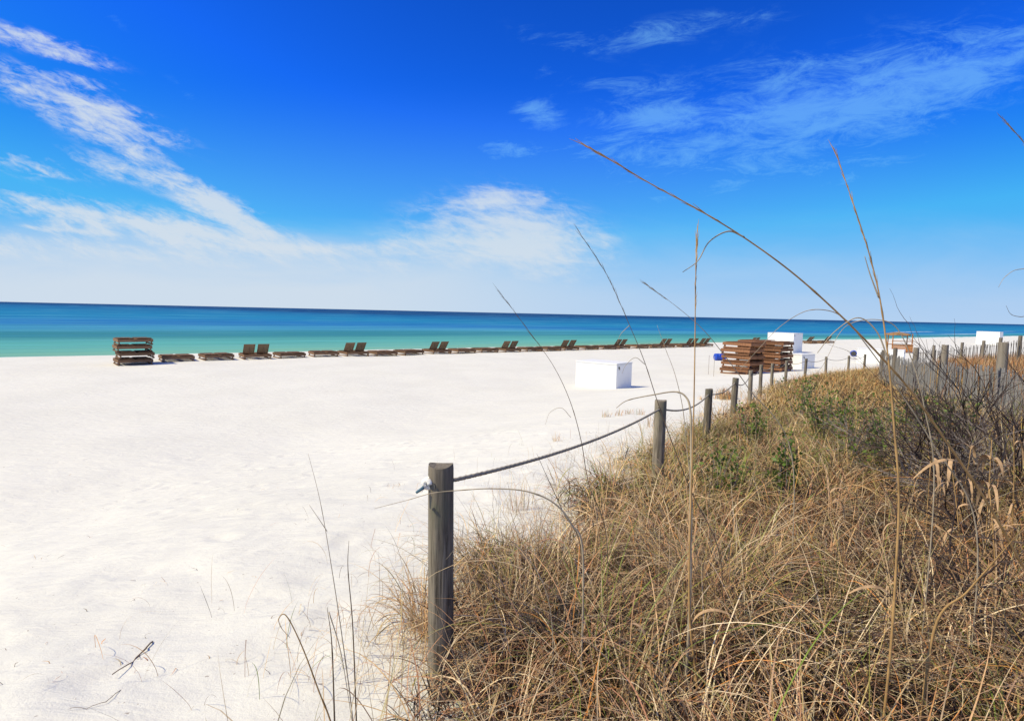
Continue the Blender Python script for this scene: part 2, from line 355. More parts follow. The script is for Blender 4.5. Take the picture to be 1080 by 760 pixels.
def axis(lo, hi, fine_lo, fine_hi, step, grow=1.07):
    a = list(np.arange(fine_lo, fine_hi, step)); q = step
    x = a[-1]
    while x < hi: q *= grow; x += q; a.append(x)
    q = step; x = a[0]; l = []
    while x > lo: q *= grow; x -= q; l.append(x)
    return np.array(l[::-1]+a)
ax = axis(-700, 1200, -7, 12, .06, 1.055); ay = axis(-60, 1200, 1.0, 14, .06, 1.045)
gx, gy = np.meshgrid(ax, ay); gz = ground(gx, gy)
for _ in range(420):
    fx_, fy_ = rng.uniform(-14, 1.5), rng.uniform(2.6, 14)
    if fx_ > np.interp(fy_, by, bx)-.15: continue
    a_ = rng.uniform(0, 3.14); i_ = np.searchsorted(ax, [fx_-.5, fx_+.5]); j_ = np.searchsorted(ay, [fy_-.5, fy_+.5])
    sx0, sy0 = gx[j_[0]:j_[1], i_[0]:i_[1]]-fx_, gy[j_[0]:j_[1], i_[0]:i_[1]]-fy_
    p_ = (sx0*math.cos(a_)+sy0*math.sin(a_))/.17; q_ = (sy0*math.cos(a_)-sx0*math.sin(a_))/.10; e_ = p_*p_+q_*q_
    gz[j_[0]:j_[1], i_[0]:i_[1]] += rng.uniform(.4, 1.0)*(-.022*np.exp(-e_)+.010*np.exp(-(np.sqrt(e_)-1.5)**2*4))
V = np.stack([gx.ravel(), gy.ravel(), gz.ravel()], 1)
nx, ny = len(ax), len(ay)
i0 = (np.arange(ny-1)[:, None]*nx + np.arange(nx-1)[None, :]).ravel()
Fq = np.stack([i0, i0+1, i0+nx+1, i0+nx], 1)
go = fastmesh('sand_beach', V, Fq, M['sand'], smooth=True); tag(go, kind='structure')
litter_shade = sstep(-.25, .7, gx-np.interp(gy, by, bx))*(1-sstep(31, 36, gy))
la = go.data.attributes.new('litter', 'FLOAT', 'POINT'); la.data.foreach_set('value', litter_shade.ravel().astype(np.float32))
# sea: one sheet to the horizon
HF = 60000
me = MB(); q = [P0+LN*9-LD*HF, P0+LN*9+LD*HF, P0+LN*HF+LD*HF, P0+LN*HF-LD*HF]
me.v = [(p.x, p.y, -.8) for p in q]; me.f = [(0, 1, 2, 3)]
tag(me.build('sea', M['sea']), kind='structure')
# seabed / inland sheet so no edge of the world shows
me = MB(); me.v = [(-HF, -HF, -4.2), (HF, -HF, -4.2), (HF, HF, -4.2), (-HF, HF, -4.2)]; me.f = [(0, 1, 2, 3)]
tag(me.build('seabed', M['sand']), kind='structure')

# ------------------------------------------------------------------ rope posts and rope
ordn = ['', 'second', 'third', 'fourth', 'fifth', 'sixth', 'seventh', 'eighth', 'ninth', 'tenth', 'eleventh', 'farthest']
def post_mesh(h, r, n=28, lean=(0, 0), seed=0):
    rg = random.Random(seed); b_ = MB(); ph = [rg.uniform(0, 6.28) for _ in range(4)]
    zs = [0, .05, .15, .3, .45, .6, .75, .88, .96, .985, 1.0]
    for zi, z_ in enumerate(zs):
        k_ = 1.03-.07*z_
        if z_ == 1.0: k_ *= .965
        for j in range(n):
            th = 2*math.pi*j/n
            rr = r*k_*(1+.035*math.sin(2*th+ph[0]+z_)+.025*math.sin(5*th+ph[1]+z_*1.5)+.018*math.sin(11*th+ph[2]))
            b_.v.append((rr*math.cos(th)+lean[0]*z_*h, rr*math.sin(th)+lean[1]*z_*h, z_*h + (.006*math.sin(th*2+ph[3]) if z_ > .97 else 0)))
    for i in range(len(zs)-1):
        for j in range(n): q_ = i*n; b_.f.append((q_+j, q_+(j+1) % n, q_+n+(j+1) % n, q_+n+j))
    k_ = len(b_.v); b_.v += b_.v[-n:]; b_.f.append(tuple(k_+j for j in range(n)))
    return b_
rope_pts = []
for i, p in enumerate(PT):
    z0 = G(p.x, p.y); h = p.z-z0+.25
    r = .06 if i < 4 else .055
    lx = (-.012, .0, .012, .02, -.02)[i % 5]
    if i == 0: lab = 'thick grey-green weathered wooden post in the foreground with the knotted rope end'
    elif i == 11: lab = 'farthest of the rope posts, beside the slatted fence end'
    else: lab = 'weathered wooden rope post, %s one along the rope counting from the foreground post' % ordn[i]
    o = thing('rope_post', (p.x-lx*h, p.y, z0-.25), 0, lab, 'post', 'rope posts along the dune edge')
    b_ = post_mesh(h, r, 28 if i < 4 else 12, (lx, 0), i).build('post_shaft', M['post'], o, True)
    b_.data.polygons[-1].use_smooth = False
    kx = p.x; dz = .085
    rope_pts.append(Vector((kx, p.y, p.z-dz)))
    # dark plugs painted for the shade inside the rope holes
    hb = MB(); 
    dv = (PT[min(i+1, 11)]-PT[max(i-1, 0)]); dv.z = 0; dv.normalize()
    a_ = Vector((kx, p.y, p.z-dz))-Vector(o.location)
    hb.tube([a_-dv*(r+.002), a_-dv*(r-.02)], .017, 10); hb.build('rope_hole', M['metal'], o)
    if i: MB().tube([a_+dv*(r-.02), a_+dv*(r+.002)], .017, 10).build('rope_hole', M['metal'], o)
    if i == 0:
        kb = MB()
        for (zz, ty) in ((-.19, -.2), (-.205, .5)):
            kb = MB(); kb.tube([(a_.x-.02+ty*.02, a_.y-r*1.01, a_.z+zz+.085), (a_.x-.02+ty*.02, a_.y-r*.8, a_.z+zz+.085)], .007, 8)
            kb.build('bolt_hole', M['metal'], o)
rp = []
for i in range(11):
    a_, b_ = rope_pts[i], rope_pts[i+1]; L_ = (b_-a_).length
    n = max(6, int(L_/(.015 if i == 0 else .03 if i < 3 else .25))); sag = (.07, .11, .08, .16, .12, .12, .12, .1, .1, .12, .12)[i]
    for k in range(n if i < 10 else n+1):
        q = k/n; p = a_.lerp(b_, q); p.z -= 4*sag*q*(1-q); rp.append(p)
rb = thing('rope', tuple(rope_pts[0]), 0, 'long twisted grey rope sagging through the row of wooden posts', 'rope')
RL = Vector(rb.location)
MB().tube([p-RL for p in rp], [.0095]*len(rp), 12, True, 3, 42.0, .22).build('twisted_cord', M['rope'], rb, True)
kn = MB(); a0 = rope_pts[0]; d0 = (rope_pts[1]-rope_pts[0]).normalized()
e0 = Vector((-.058, -.042, .006)); ring = []
for k in range(26):
    th = k/25*4*math.pi; ring.append(e0+Vector((math.cos(th)*.016+.006*th/6, -.01+.004*th, math.sin(th)*.018)))
kn.tube([Vector((0, 0, 0)), e0*.6], .011, 10); kn.tube(ring, .013, 8)
kn.build('knot', M['fray'], rb, True)
fr = MB()
for k in range(22):
    q = Vector((random.uniform(-.03, .0), random.uniform(-.02, .01), random.uniform(-.035, .02)))
    fr.tube([e0, e0+q*.6, e0+q+Vector((-.004, 0, -.006))], [.0022, .0018, .001], 4)
fr.build('frayed_end', M['fray'], rb)
MB().tube([e0+Vector((-.012, -.012, -.012)), e0+Vector((-.045, -.02, -.035))], [.008, .006], 8).build('taped_tip', M['tape'], rb, True)

# ------------------------------------------------------------------ loungers
SH = .38; LW = 1.75; LL = 1.95
def make_lounger(raised, m):
    """origin at ground centre; +y is the foot (seaward) end, width along x"""
    root = thing('double_lounger')
    fr_ = MB(); hz = SH-.10
    for x in (-LW/2, -.07, .07, LW/2): fr_.box((x, 0, hz), (.05, LL, .18))
    for y in (-LL/2+.03, LL/2-.03): fr_.box((0, y, hz+.001), (LW-.05, .045, .165))
    fr_.box((0, -.1, hz-.03), (LW-.06, .05, .05))
    fr_.build('frame', m, root)
    for x in (-LW/2+.055, LW/2-.055):
        for y in (-LL/2+.12, LL/2-.12):
            MB().box((x, y, .125), (.06, .09, .25)).build('leg', m, root)
    for x in (-LW/2, LW/2):
        MB().box((x, 0, .055), (.045, LL-.1, .08)).build('skid', m, root)
    yb = -.10
    for sx_ in (-1, 1):
        cx_ = sx_*(LW/4+.02); wd = LW/2-.13
        s_ = MB(); y = yb+.06
        while y < LL/2-.03: s_.box((cx_, y, SH+.012), (wd, .075, .022)); y += .10
        s_.build('seat', m, root)
        ang = R(52) if raised else R(1.5)
        mt = Matrix.Rotation(-ang, 3, 'X'); bk = MB(); BL = LL/2+yb-.02
        piv = Vector((cx_, yb-.01, SH+.016))
        for k in range(9):
            yy = -(k+.5)*BL/9; bk.box(piv+mt @ Vector((0, yy, .011)), (wd, .072, .022), mt)
        for xx in (-wd/2+.04, wd/2-.04): bk.box(piv+mt @ Vector((xx, -BL/2, -.014)), (.04, BL, .024), mt)
        if raised:
            top = piv+mt @ Vector((0, -BL*.7, -.03)); bot = Vector((cx_, yb-.55, SH-.04)); 
            bk.tube([top, bot], .018, 6)
        bk.build('backrest', m, root)
    return root
pf = make_lounger(False, M['lounger']); pr = make_lounger(True, M['lounger']); ps_ = make_lounger(False, M['stackwood'])
first = {id(pf): True, id(pr): True, id(ps_): True}
def put(proto, x, y, z, rz, label, group):
    o = proto if first[id(proto)] else copy_tree(proto); first[id(proto)] = False
    o.location = (x, y, z); o.rotation_euler = (0, 0, rz); tag(o, label, 'lounger', group); return o
RZ = math.atan2(LN.y, LN.x)-math.pi/2
row = [(186, 0), (228, 0), (269, 1), (305, 0), (341, 0), (372.6, 1), (403, 0), (431, 0), (460.5, 1), (487, 0), (511, 0), (535, 1), (558.5, 0), (578, 0), (597, 1), (618, 0), (637, 0), (651.5, 1),
       (671, 0), (686, 0), (699, 1), (716, 0), (727, 1), (740, 1), (793, 1), (851, 1), (861, 0), (869.5, 1)]
W_ = ['first', 'second', 'third', 'fourth', 'fifth', 'sixth', 'seventh', 'eighth', 'ninth', 'tenth', 'eleventh', 'twelfth', 'thirteenth', 'fourteenth', 'fifteenth', 'sixteenth', 'seventeenth', 'eighteenth']
cnt = [0, 0]
for px, up_ in row:
    r = ray(px, 375); k = r.x/r.y            # meet the row line: X = -22 + 1.366 (Y - 37.3)
    Y_ = (22+1.366*37.3)/(1.366-k); X_ = k*Y_
    if up_: lab = 'double lounger with raised backs, %s raised one from left in the shore row' % W_[cnt[1]]
    else: lab = 'low double lounger folded flat, %s flat one from left in the shore row' % W_[cnt[0]]
    if px == 793: lab = 'brown double lounger with raised backs just showing above the near lounger stack'
    cnt[up_] += 1
    put(pr if up_ else pf, X_, Y_, G(X_, Y_)-.03, RZ+random.uniform(-.09, .09), lab, 'double loungers lined up along the shore')
def stack(px, d, n, rz, m, proto, where, grp, tilt=.05):
    r = ray(px, 380); x = r.x/r.y*d
    names = ['bottom', 'second from bottom', 'third from bottom', 'fourth from bottom', 'fifth from bottom', 'sixth from bottom']
    for k in range(n):
        lab = 'wooden double lounger, %s in %s' % ('topmost' if k == n-1 else names[k], where)
        put(proto, x+random.uniform(-.07, .07), d+random.uniform(-.05, .05), G(x, d)-.02+k*(SH+.03), rz+random.uniform(-tilt, tilt), lab, grp)
stack(141, 34.8, 4, RZ+.12, None, pf, 'the dark stack at far left of the row', 'loungers in the left stack')
stack(783.5, 36.2, 5, R(-52)+math.pi/2, None, ps_, 'the tall reddish stack nearest the rope', 'loungers in the near reddish stack')
stack(815, 38.2, 5, R(-48)+math.pi/2, None, ps_, 'the reddish stack left of the small white box', 'loungers in the middle reddish stack')
stack(797, 41.2, 5, R(-50)+math.pi/2, None, ps_, 'the reddish stack half hidden behind the two others', 'loungers in the rear reddish stack')

# ------------------------------------------------------------------ white boxes
def storage_box(x, y, wd, dp, h, rz, label, name='storage_box', hasp=True):
    z = G(x, y)-.03
    o = thing(name, (x, y, z), rz, label, 'box', 'white boxes on the beach')
    MB().box((wd/2, dp/2, (h-.09)/2), (wd, dp, h-.09)).build('body', M['white'], o, bevel=.012)
    MB().box((wd/2, dp/2, h-.044), (wd+.03, dp+.03, .085)).build('lid', M['seam'], o, bevel=.014)
    if hasp:
        hb = MB(); hb.box((wd+.012, .22, h-.2), (.02, .10, .06)); hb.tube([(wd+.02, .19, h-.22), (wd+.045, .19, h-.30), (wd+.045, .25, h-.30), (wd+.02, .25, h-.22)], .012, 6)
        hb.build('hasp', M['metal'], o)
    return o
p1 = flat(606.7, 407.5); p2 = flat(649.5, 412.5); dv = (p2-p1)
storage_box(p1.x, p1.y, dv.length, 1.55, 1.33, math.atan2(dv.y, dv.x), 'large white rectangular box alone on the sand left of the lounger stacks')
p = at(809, 365, 62.5); storage_box(p.x, p.y, 2.75, 2.5, 2.14, R(-47), 'tall white kiosk box rising behind the reddish lounger stacks', 'beach_kiosk')
p = at(830, 385, 41.0); storage_box(p.x, p.y, 1.1, 1.6, 1.13, R(-58), 'small greyish white box right beside the reddish lounger stacks')
p = at(903, 385, 48.5); storage_box(p.x, p.y, 3.3, 1.5, 1.30, R(-38), 'low wide white box behind the farthest rope posts')
p = at(1029, 361, 100); storage_box(p.x, p.y, 3.2, 2.2, 2.25, R(-52), 'distant white box standing alone above the slatted fence', 'beach_kiosk')

# ------------------------------------------------------------------ blue drums
def drum(x, y, rz, label, dark):
    o = thing('plastic_drum', (x, y, G(x, y)), rz, label, 'drum', 'blue plastic drums on the beach')
    L_, r = .9, .29; prof = [(0, .26), (.02, r), (.26, r), (.28, r+.015), (.31, r), (.59, r), (.62, r+.015), (.64, r), (.88, r), (.9, .26)]
    b_ = MB(); b_.tube([(q[0]-.45, 0, r) for q in prof], [q[1] for q in prof], 24); b_.build('drum_body', M['blue'], o, False)
    MB().tube([(-.468, 0, r), (-.452, 0, r)], [.2, .24], 20).build('drum_lid', M['metal'] if dark else M['blue'], o)
p = flat(759, 380); drum(p.x, p.y, R(10), 'blue drum lying on the sand left of the reddish lounger stack', False)
p = flat(900, 375.5); drum(p.x, p.y, R(60), 'blue drum lying just above the low wide white box', True)

# ------------------------------------------------------------------ thin marker poles with string
pp = [flat(747, 396), flat(752.5, 399)]
for i, q in enumerate(pp):
    o = MB().tube([(0, 0, -.1), (0, 0, 1.2)], .014, 6).build('marker_pole', M['string']); o.location = (q.x, q.y, G(q.x, q.y))
    tag(o, 'thin pale marker pole, %s of the two left of the blue drum' % ('left' if i == 0 else 'right'), 'pole', 'thin marker poles')

# ------------------------------------------------------------------ lifeguard stand with thatch
b0 = flat(940, 371.5); o = thing('lifeguard_stand', (b0.x, b0.y, 0), R(-15), 'small orange-brown wooden beach stand with thatched roof behind the fence', 'stand')
K = b0.y/67.0
for (x, y) in ((.1, .1), (2.1, .1), (.1, 1.6), (2.1, 1.6)): MB().tube([(x*K, y*K, -.1), (x*K, y*K, 2.25*K)], .06*K, 8).build('post', M['deck'], o)
d_ = MB()
for k in range(5): d_.box((1.1*K, .1*K+k*.375*K, .93*K), (2.3*K, .33*K, .05))
d_.build('deck', M['deck'], o)
s_ = MB()
for k in range(4): s_.box((1.1*K, .0, (.2+.2*k)*K), (2.2*K, .04, .16*K)); s_.box((2.17*K, .85*K, (.2+.2*k)*K), (.04, 1.6*K, .16*K))
s_.build('side_boards', M['deck'], o)
r_ = MB(); r_.box((1.1*K, .05, 1.35*K), (2.2*K, .05, .07)); r_.build('rail', M['deck'], o)
th = MB(); n = 26; apex = Vector((.85*K, .85*K, 2.42*K))
ri = [Vector((.85*K+1.35*K*math.cos(2*math.pi*j/n)*(1+.05*math.sin(7*j)), .85*K+1.2*K*math.sin(2*math.pi*j/n), 2.15*K+.06*math.sin(5*j))) for j in range(n)]
th.v = [tuple(apex)]+[tuple(p) for p in ri]+[tuple(p-Vector((0, 0, .12))) for p in ri]
for j in range(n):
    j2 = (j+1) % n; th.f += [(0, 1+j, 1+j2), (1+j, 1+n+j, 1+n+j2, 1+j2)]
th.f.append(tuple(1+n+j for j in reversed(range(n)))); th.build('thatched_roof', M['thatch'], o)

# ------------------------------------------------------------------ slatted sand fences
def catmull(P, n):
    P = [Vector(p) for p in P]; Q = [P[0]*2-P[1]]+P+[P[-1]*2-P[-2]]; out = []
    for i in range(1, len(Q)-2):
        for k in range(n):
            s = k/n; a, b_, c_, d_ = Q[i-1], Q[i], Q[i+1], Q[i+2]
            out.append(.5*((2*b_)+(c_-a)*s+(2*a-5*b_+4*c_-d_)*s*s+(3*b_-a-3*c_+d_)*s**3))
    out.append(P[-1]); return out
def fence(tops, posts, label, h, rg, step=.038, mk='slat'):
    T = catmull([at(*p) for p in tops], 12); L_ = [0]
    for a, b_ in zip(T, T[1:]): L_.append(L_[-1]+math.hypot(b_.x-a.x, b_.y-a.y))
    base = Vector((T[0].x, T[0].y, G(T[0].x, T[0].y))); o = thing('sand_fence', tuple(base), 0, label, 'fence', None)
    sb = MB(); s = 0; wires = [[], [], []]
    while s < L_[-1]:
        x = np.interp(s, L_, [p.x for p in T]); y = np.interp(s, L_, [p.y for p in T]); z = np.interp(s, L_, [p.z for p in T])
        x2 = np.interp(s+.05, L_, [p.x for p in T]); y2 = np.interp(s+.05, L_, [p.y for p in T])
        az = math.atan2(y2-y, x2-x) if s+.05 < L_[-1] else az
        if rg.random() > .05:
            hh_ = h*rg.uniform(.96, 1.04); t1 = z+rg.uniform(-.09, .04)
            mt = Matrix.Rotation(az, 3, 'Z') @ Matrix.Rotation(rg.gauss(0, .045), 3, 'Y') @ Matrix.Rotation(rg.uniform(-.04, .04), 3, 'X')
            sb.box(Vector((x, y, t1-hh_/2))-base+Vector((rg.uniform(-.006, .006), rg.uniform(-.022, .022), 0)), (rg.uniform(.019, .029), .010, hh_), mt)
        for q, f in enumerate((.12, .45, .78)): wires[q].append(Vector((x, y-.012, z-h*f))-base)
        s += step*rg.uniform(.85, 1.2)
    sb.build('slats', M[mk], o)
    for wv in wires: MB().tube(wv[::3], .003, 4).build('wire', M['metal'], o)
    for (px, py, d, r) in posts:
        p = at(px, py, d); z0 = G(p.x, p.y)-.2
        pm = post_mesh(p.z-z0, r, 14, (random.uniform(-.02, .02), 0), int(px)).build('post', M['fence_post'], o, True); pm.location = Vector((p.x, p.y, z0))-base
        pm.data.polygons[-1].use_smooth = False
    return o
rg = random.Random(3)
fence([(929, 371, 20), (945, 375, 17.5), (952, 377.5, 16), (975, 381.5, 13.5), (1000, 382.5, 11.8), (1020, 385, 10.8), (1042, 387, 10), (1075, 394, 8.8), (1110, 404, 7.8), (1150, 415, 7)],
      [(932.5, 369, 19.5, .055), (945.5, 367, 17.6, .06), (965.5, 366.5, 14.8, .066), (997, 363.5, 12.3, .066), (1060, 361, 9.6, .075), (1125, 360, 7.8, .08)],
      'grey weathered slatted sand fence running toward the camera at right', 1.2, rg)
fence([(966, 370.5, 30), (985, 368.5, 28), (1005, 367, 26), (1030, 364, 24), (1055, 361, 22), (1085, 358, 20), (1140, 352, 18)],
      [(986, 364, 27.8, .06), (1015, 361, 25.2, .06), (1037, 359, 23.4, .06), (1055, 356, 22.2, .06), (1076, 354, 20.8, .06)],
      'far low slatted fence behind the reddish dry grass', .95, rg, .10, 'oldslat')

# ------------------------------------------------------------------ grass (uncountable blades)
PAL = np.array([(.68, .47, .25), (.58, .37, .21), (.46, .24, .15), (.62, .49, .34), (.86, .72, .52), (.19, .27, .05), (.36, .34, .10), (.13, .075, .045), (.64, .29, .09), (.42, .36, .27)])
TINT = np.array([1.02, 1.02, .94])
def blades(B, L, az, lean, curve, wd, col, seg, azd, rootz=None, pw=1.2):
    N = len(B); P = np.zeros((N, seg+1, 3)); P[:, 0] = B; cur = B.copy()
    tang = np.zeros((N, seg+1, 3))
    for i in range(seg+1):
        s = (i+.5)/seg; th = lean+curve*s**pw; a = az+azd*s
        d = np.stack([np.sin(th)*np.cos(a), np.sin(th)*np.sin(a), np.cos(th)], 1); tang[:, i] = d
        if i < seg: cur = cur+d*(L/seg)[:, None]; P[:, i+1] = cur
    gz_ = ground(P[..., 0], P[..., 1])+.008; P[..., 2] = np.maximum(P[..., 2], gz_)
    P[:, 0, 2] = B[:, 2]-.02
    rl = rng.uniform(-.9, .9, N)
    hd = np.stack([-np.sin(az), np.cos(az), np.zeros(N)], 1)
    sdv = hd*np.cos(rl)[:, None]+np.stack([np.cos(az)*.6, np.sin(az)*.6, np.full(N, .5)], 1)*np.sin(rl)[:, None]
    sdv /= np.linalg.norm(sdv, axis=1)[:, None]
    prof = np.array([.7+.3*min(1, 3*i/seg) if i < seg*.6 else 1-.94*((i/seg-.6)/.4)**1.2 for i in range(seg+1)])
    W = sdv[:, None, :]*(wd[:, None]*prof[None, :])[..., None]*.5
    V = np.stack([P-W, P+W], 2).reshape(-1, 3)
    base = (np.arange(N)*(seg+1)*2)[:, None]+(np.arange(seg)*2)[None, :]
    base = base.ravel(); Fq = np.stack([base, base+1, base+3, base+2], 1)
    # one colour along the whole blade, root to tip
    cc = np.repeat(col[:, None, :], (seg+1)*2, 1).reshape(-1, 3)
    return V, Fq, cc
def join(parts):
    V = []; Fq = []; Cc = []; k = 0
    for v_, f_, c_ in parts: V.append(v_); Fq.append(f_+k); Cc.append(c_); k += len(v_)
    return np.concatenate(V), np.concatenate(Fq), np.concatenate(Cc)
def pick(N, wts):
    wts = np.array(wts, float); wts /= wts.sum(); i = rng.choice(len(PAL), N, p=wts)
    return PAL[i]*TINT*rng.uniform(.6, 1.3, (N, 1))
def sample(N, y0, y1, margin=1.4, edge=0.0, pw=1.0):
    out = []
    while sum(len(o) for o in out) < N:
        y = y0+(y1-y0)*rng.random(N*2)**pw; xb = np.interp(y, by, bx)+edge; x1 = .98*y+margin
        x = rng.uniform(-3, y1+margin, N*2)
        jag = .35*np.sin(y*3.1)+.25*np.sin(y*7.3+1)+.15*np.sin(x*5)
        k = (x > xb+jag*np.minimum(1, y/5)) & (x < x1); out.append(np.stack([x[k], y[k]], 1))
    o = np.concatenate(out)[:N]; return o
WM = [2.8, 2.6, 2.7, 2.4, 1.8, 1.8, 1.9, 3.4, .9, 1.8]
def zone(y0, y1, n_tuft, per, n_mat, wd, Lr, seg, wts, margin=1.4, spread=.09, nup=0):
    parts = []
    tc_ = sample(n_tuft*2, y0, y1, margin, .05)
    gap = wav(tc_[:, 0], tc_[:, 1], 4.1, .3)+.6*wav(tc_[:, 0], tc_[:, 1], 7.3, 1.9)+rng.normal(0, .25, len(tc_))
    tc_ = tc_[gap > -.45][:n_tuft]; n_tuft = len(tc_)
    idx = np.repeat(np.arange(n_tuft), per); N = len(idx)
    tcol = pick(n_tuft, wts)
    tl = rng.uniform(.75, 1.2, n_tuft); trad = rng.uniform(.5, 1.4, n_tuft)
    xy = tc_[idx]+rng.normal(0, spread, (N, 2))*trad[idx][:, None]
    B = np.column_stack([xy, ground(xy[:, 0], xy[:, 1])])
    off = xy-tc_[idx]; az = np.where(rng.random(N) < .6, np.arctan2(off[:, 1], off[:, 0]), rng.uniform(0, 6.28, N))+rng.normal(0, .35, N)
    col = tcol[idx]*.68+pick(N, wts)*.32
    L = rng.uniform(*Lr, N)*tl[idx]*(1+.28*wav(xy[:, 0], xy[:, 1], 2.2, .7)+.15*wav(xy[:, 0], xy[:, 1], .8, 2.1))
    parts.append(blades(B, L, az, rng.uniform(0, .55, N), rng.gamma(4.5, .52, N), rng.uniform(.5, 1.15, N)*wd, col, seg, rng.normal(0, .5, N)))
    if n_mat:
        xy = sample(n_mat, y0, y1, margin); N = n_mat
        B = np.column_stack([xy, ground(xy[:, 0], xy[:, 1])+rng.uniform(0, .22, N)])
        w2 = np.array(wts)*np.array([1, 1.1, 1.6, 1, .7, .25, .5, 1.6, 1, 1.4])
        parts.append(blades(B, rng.uniform(.18, .5, N), rng.uniform(0, 6.28, N), rng.uniform(.3, 1.3, N), rng.uniform(.0, 2.2, N), rng.uniform(.5, 1.1, N)*wd, pick(N, w2), seg, rng.normal(0, 1.1, N)))
        # low dead thatch, coloured near black to paint shade between the clumps
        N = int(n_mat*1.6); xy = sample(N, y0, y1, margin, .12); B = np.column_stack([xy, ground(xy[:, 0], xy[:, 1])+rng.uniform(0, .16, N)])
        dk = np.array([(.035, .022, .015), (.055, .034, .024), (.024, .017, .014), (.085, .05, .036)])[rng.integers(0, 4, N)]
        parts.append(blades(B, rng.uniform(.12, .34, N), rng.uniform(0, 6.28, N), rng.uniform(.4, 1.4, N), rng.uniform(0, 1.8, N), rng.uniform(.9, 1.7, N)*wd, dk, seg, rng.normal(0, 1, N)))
    if nup:
        xy = sample(nup, y0, y1, margin); N = nup
        B = np.column_stack([xy, ground(xy[:, 0], xy[:, 1])])
        parts.append(blades(B, rng.uniform(.45, .85, N), rng.uniform(0, 6.28, N), rng.uniform(0, .35, N), rng.uniform(0, .8, N), rng.uniform(.4, .8, N)*wd, pick(N, wts), seg, rng.normal(0, .3, N)))
    return join(parts)
LOWF = None
def stuff(name, data, label):
    o = fastmesh(name, data[0], data[1], M['grass'], data[2]); tag(o, label, 'grass', None, 'stuff'); return o
stuff('dune_grass', zone(.9, 4.6, 320, 72, 13000, .0050, (.38, .90), 10, WM, 2.7, .06, 300), 'tangled dry arching dune grass filling the foreground at right')
stuff('dune_grass', zone(4.4, 11, 740, 62, 18000, .0078, (.32, .8), 7, [2.4, 2.0, 1.8, 2.2, 1.0, 3.4, 3.6, 1.6, .6, 1.8], 3.2, .09, 700), 'olive and tan dune grass in the middle ground along the rope posts')
TINT = np.array([1.07, 1.03, .76])
stuff('dune_grass', zone(10.5, 35, 3400, 28, 40000, .011, (.25, .55), 4, [4.5, 2.6, .9, 3, 2.8, 1.0, 1.8, .6, 1.0, 1], 3, .16, 1200), 'golden dry grass on the dune top in front of the white boxes'); TINT = np.array([1.02, 1.02, .94])
xy = sample(120, 1.4, 5, 1.3, .15); N = 120
stuff('arching_grass', blades(np.column_stack([xy, ground(xy[:, 0], xy[:, 1])+.1]), rng.uniform(.7, 1.3, N), rng.uniform(0, 6.28, N), rng.uniform(0, .5, N), rng.uniform(1.5, 3.2, N), rng.uniform(.0035, .006, N), pick(N, [4, 3, 1, 3, 2, .4, .6, .3, 3, 1]), 14, rng.normal(0, .5, N)), 'longer pale straw blades arching over the foreground grass')
# reddish dry grass behind the near fence
def patch(N, f, wts, Lr, wd, seg, lean=.5, cv=1.2):
    xy = np.array([f() for _ in range(N)]); B = np.column_stack([xy, ground(xy[:, 0], xy[:, 1])])
    return blades(B, rng.uniform(*Lr, N), rng.uniform(0, 6.28, N), rng.uniform(0, lean, N), rng.uniform(0, cv, N), rng.uniform(.6, 1.2, N)*wd, pick(N, wts), seg, rng.normal(0, .4, N))
def behind():
    d = rng.uniform(11, 27); q = at(rng.uniform(985, 1110), 380, d); k = (d-11)/11
    return (max(q.x, 10.3+(d-11)*.62), d)
stuff('reddish_grass', patch(20000, behind, [2, 3, 3, .6, 1, .2, .4, 2, 4, .5], (.5, 1.05), .012, 4), 'reddish brown dry grass between the two slatted fences')
# sparse wisps on the open sand next to the grass
def wisp():
    y = rng.uniform(2.5, 11); e = rng.exponential(.42*(.6+y*.12)); return (np.interp(y, by, bx)+.15-e, y)
stuff('sparse_grass', patch(2300, wisp, [3, 3, 2, 3, 2, 1, 1.5, 2, .5, 3], (.12, .42), .003, 8, .9, 3.4), 'thin scattered grass wisps creeping over the sand beside the dune edge')

# separate small tufts on the sand
tufts = [(653, 440, 0, 'small dry tuft on the sand left of the second rope post'), (640, 441, 0, 'tiny sparse tuft beside the small dry tuft near the rope'), (663, 437, 0, 'short pale tuft third from the left on the sand near the rope'),
         (675, 438, 0, 'short pale tuft closest to the second rope post'), (766, 409, 1, 'golden tuft in front of the reddish lounger stack'), (740, 408, 0, 'faint golden tuft left of the one by the lounger stack'), (586, 466, 0, 'thin upright tuft under the rope between first and second post'),
         (418, 514, 0, 'low grey tuft on the sand just left of the foreground post'), (692, 452, 2, 'loose tan tuft at the foot of the sand behind the second post'), (548, 540, 2, 'golden brown tuft under the rope at the dune edge')]
for i, (px, py, k, lab) in enumerate(tufts):
    d = 3.0
    for _ in range(60):
        q = at(px, py, d)
        if q.z < G(q.x, q.y): break
        d *= 1.03
    N = (24, 320, 60)[k]; ra = (.05, .17, .09)[k]; hgt = (.16, .34, .3)[k]
    if i == 7: hgt = .05
    xy = rng.normal(0, ra, (N, 2))+np.array([q.x, q.y]); B = np.column_stack([xy, ground(xy[:, 0], xy[:, 1])])
    dat = blades(B, rng.uniform(.5, 1.3, N)*hgt, rng.uniform(0, 6.28, N), rng.uniform(0, .6, N), rng.uniform(0, 1, N), np.full(N, max(.003, .0006*d)), pick(N, [4, 2, 1, 2, 2, .4, 1, 1, 2, 2]), 4, rng.normal(0, .4, N))
    o = fastmesh('grass_tuft', dat[0]-np.array([q.x, q.y, G(q.x, q.y)]), dat[1], M['grass'], dat[2]); o.location = (q.x, q.y, G(q.x, q.y))
    tag(o, lab, 'grass tuft', 'grass tufts on the sand')

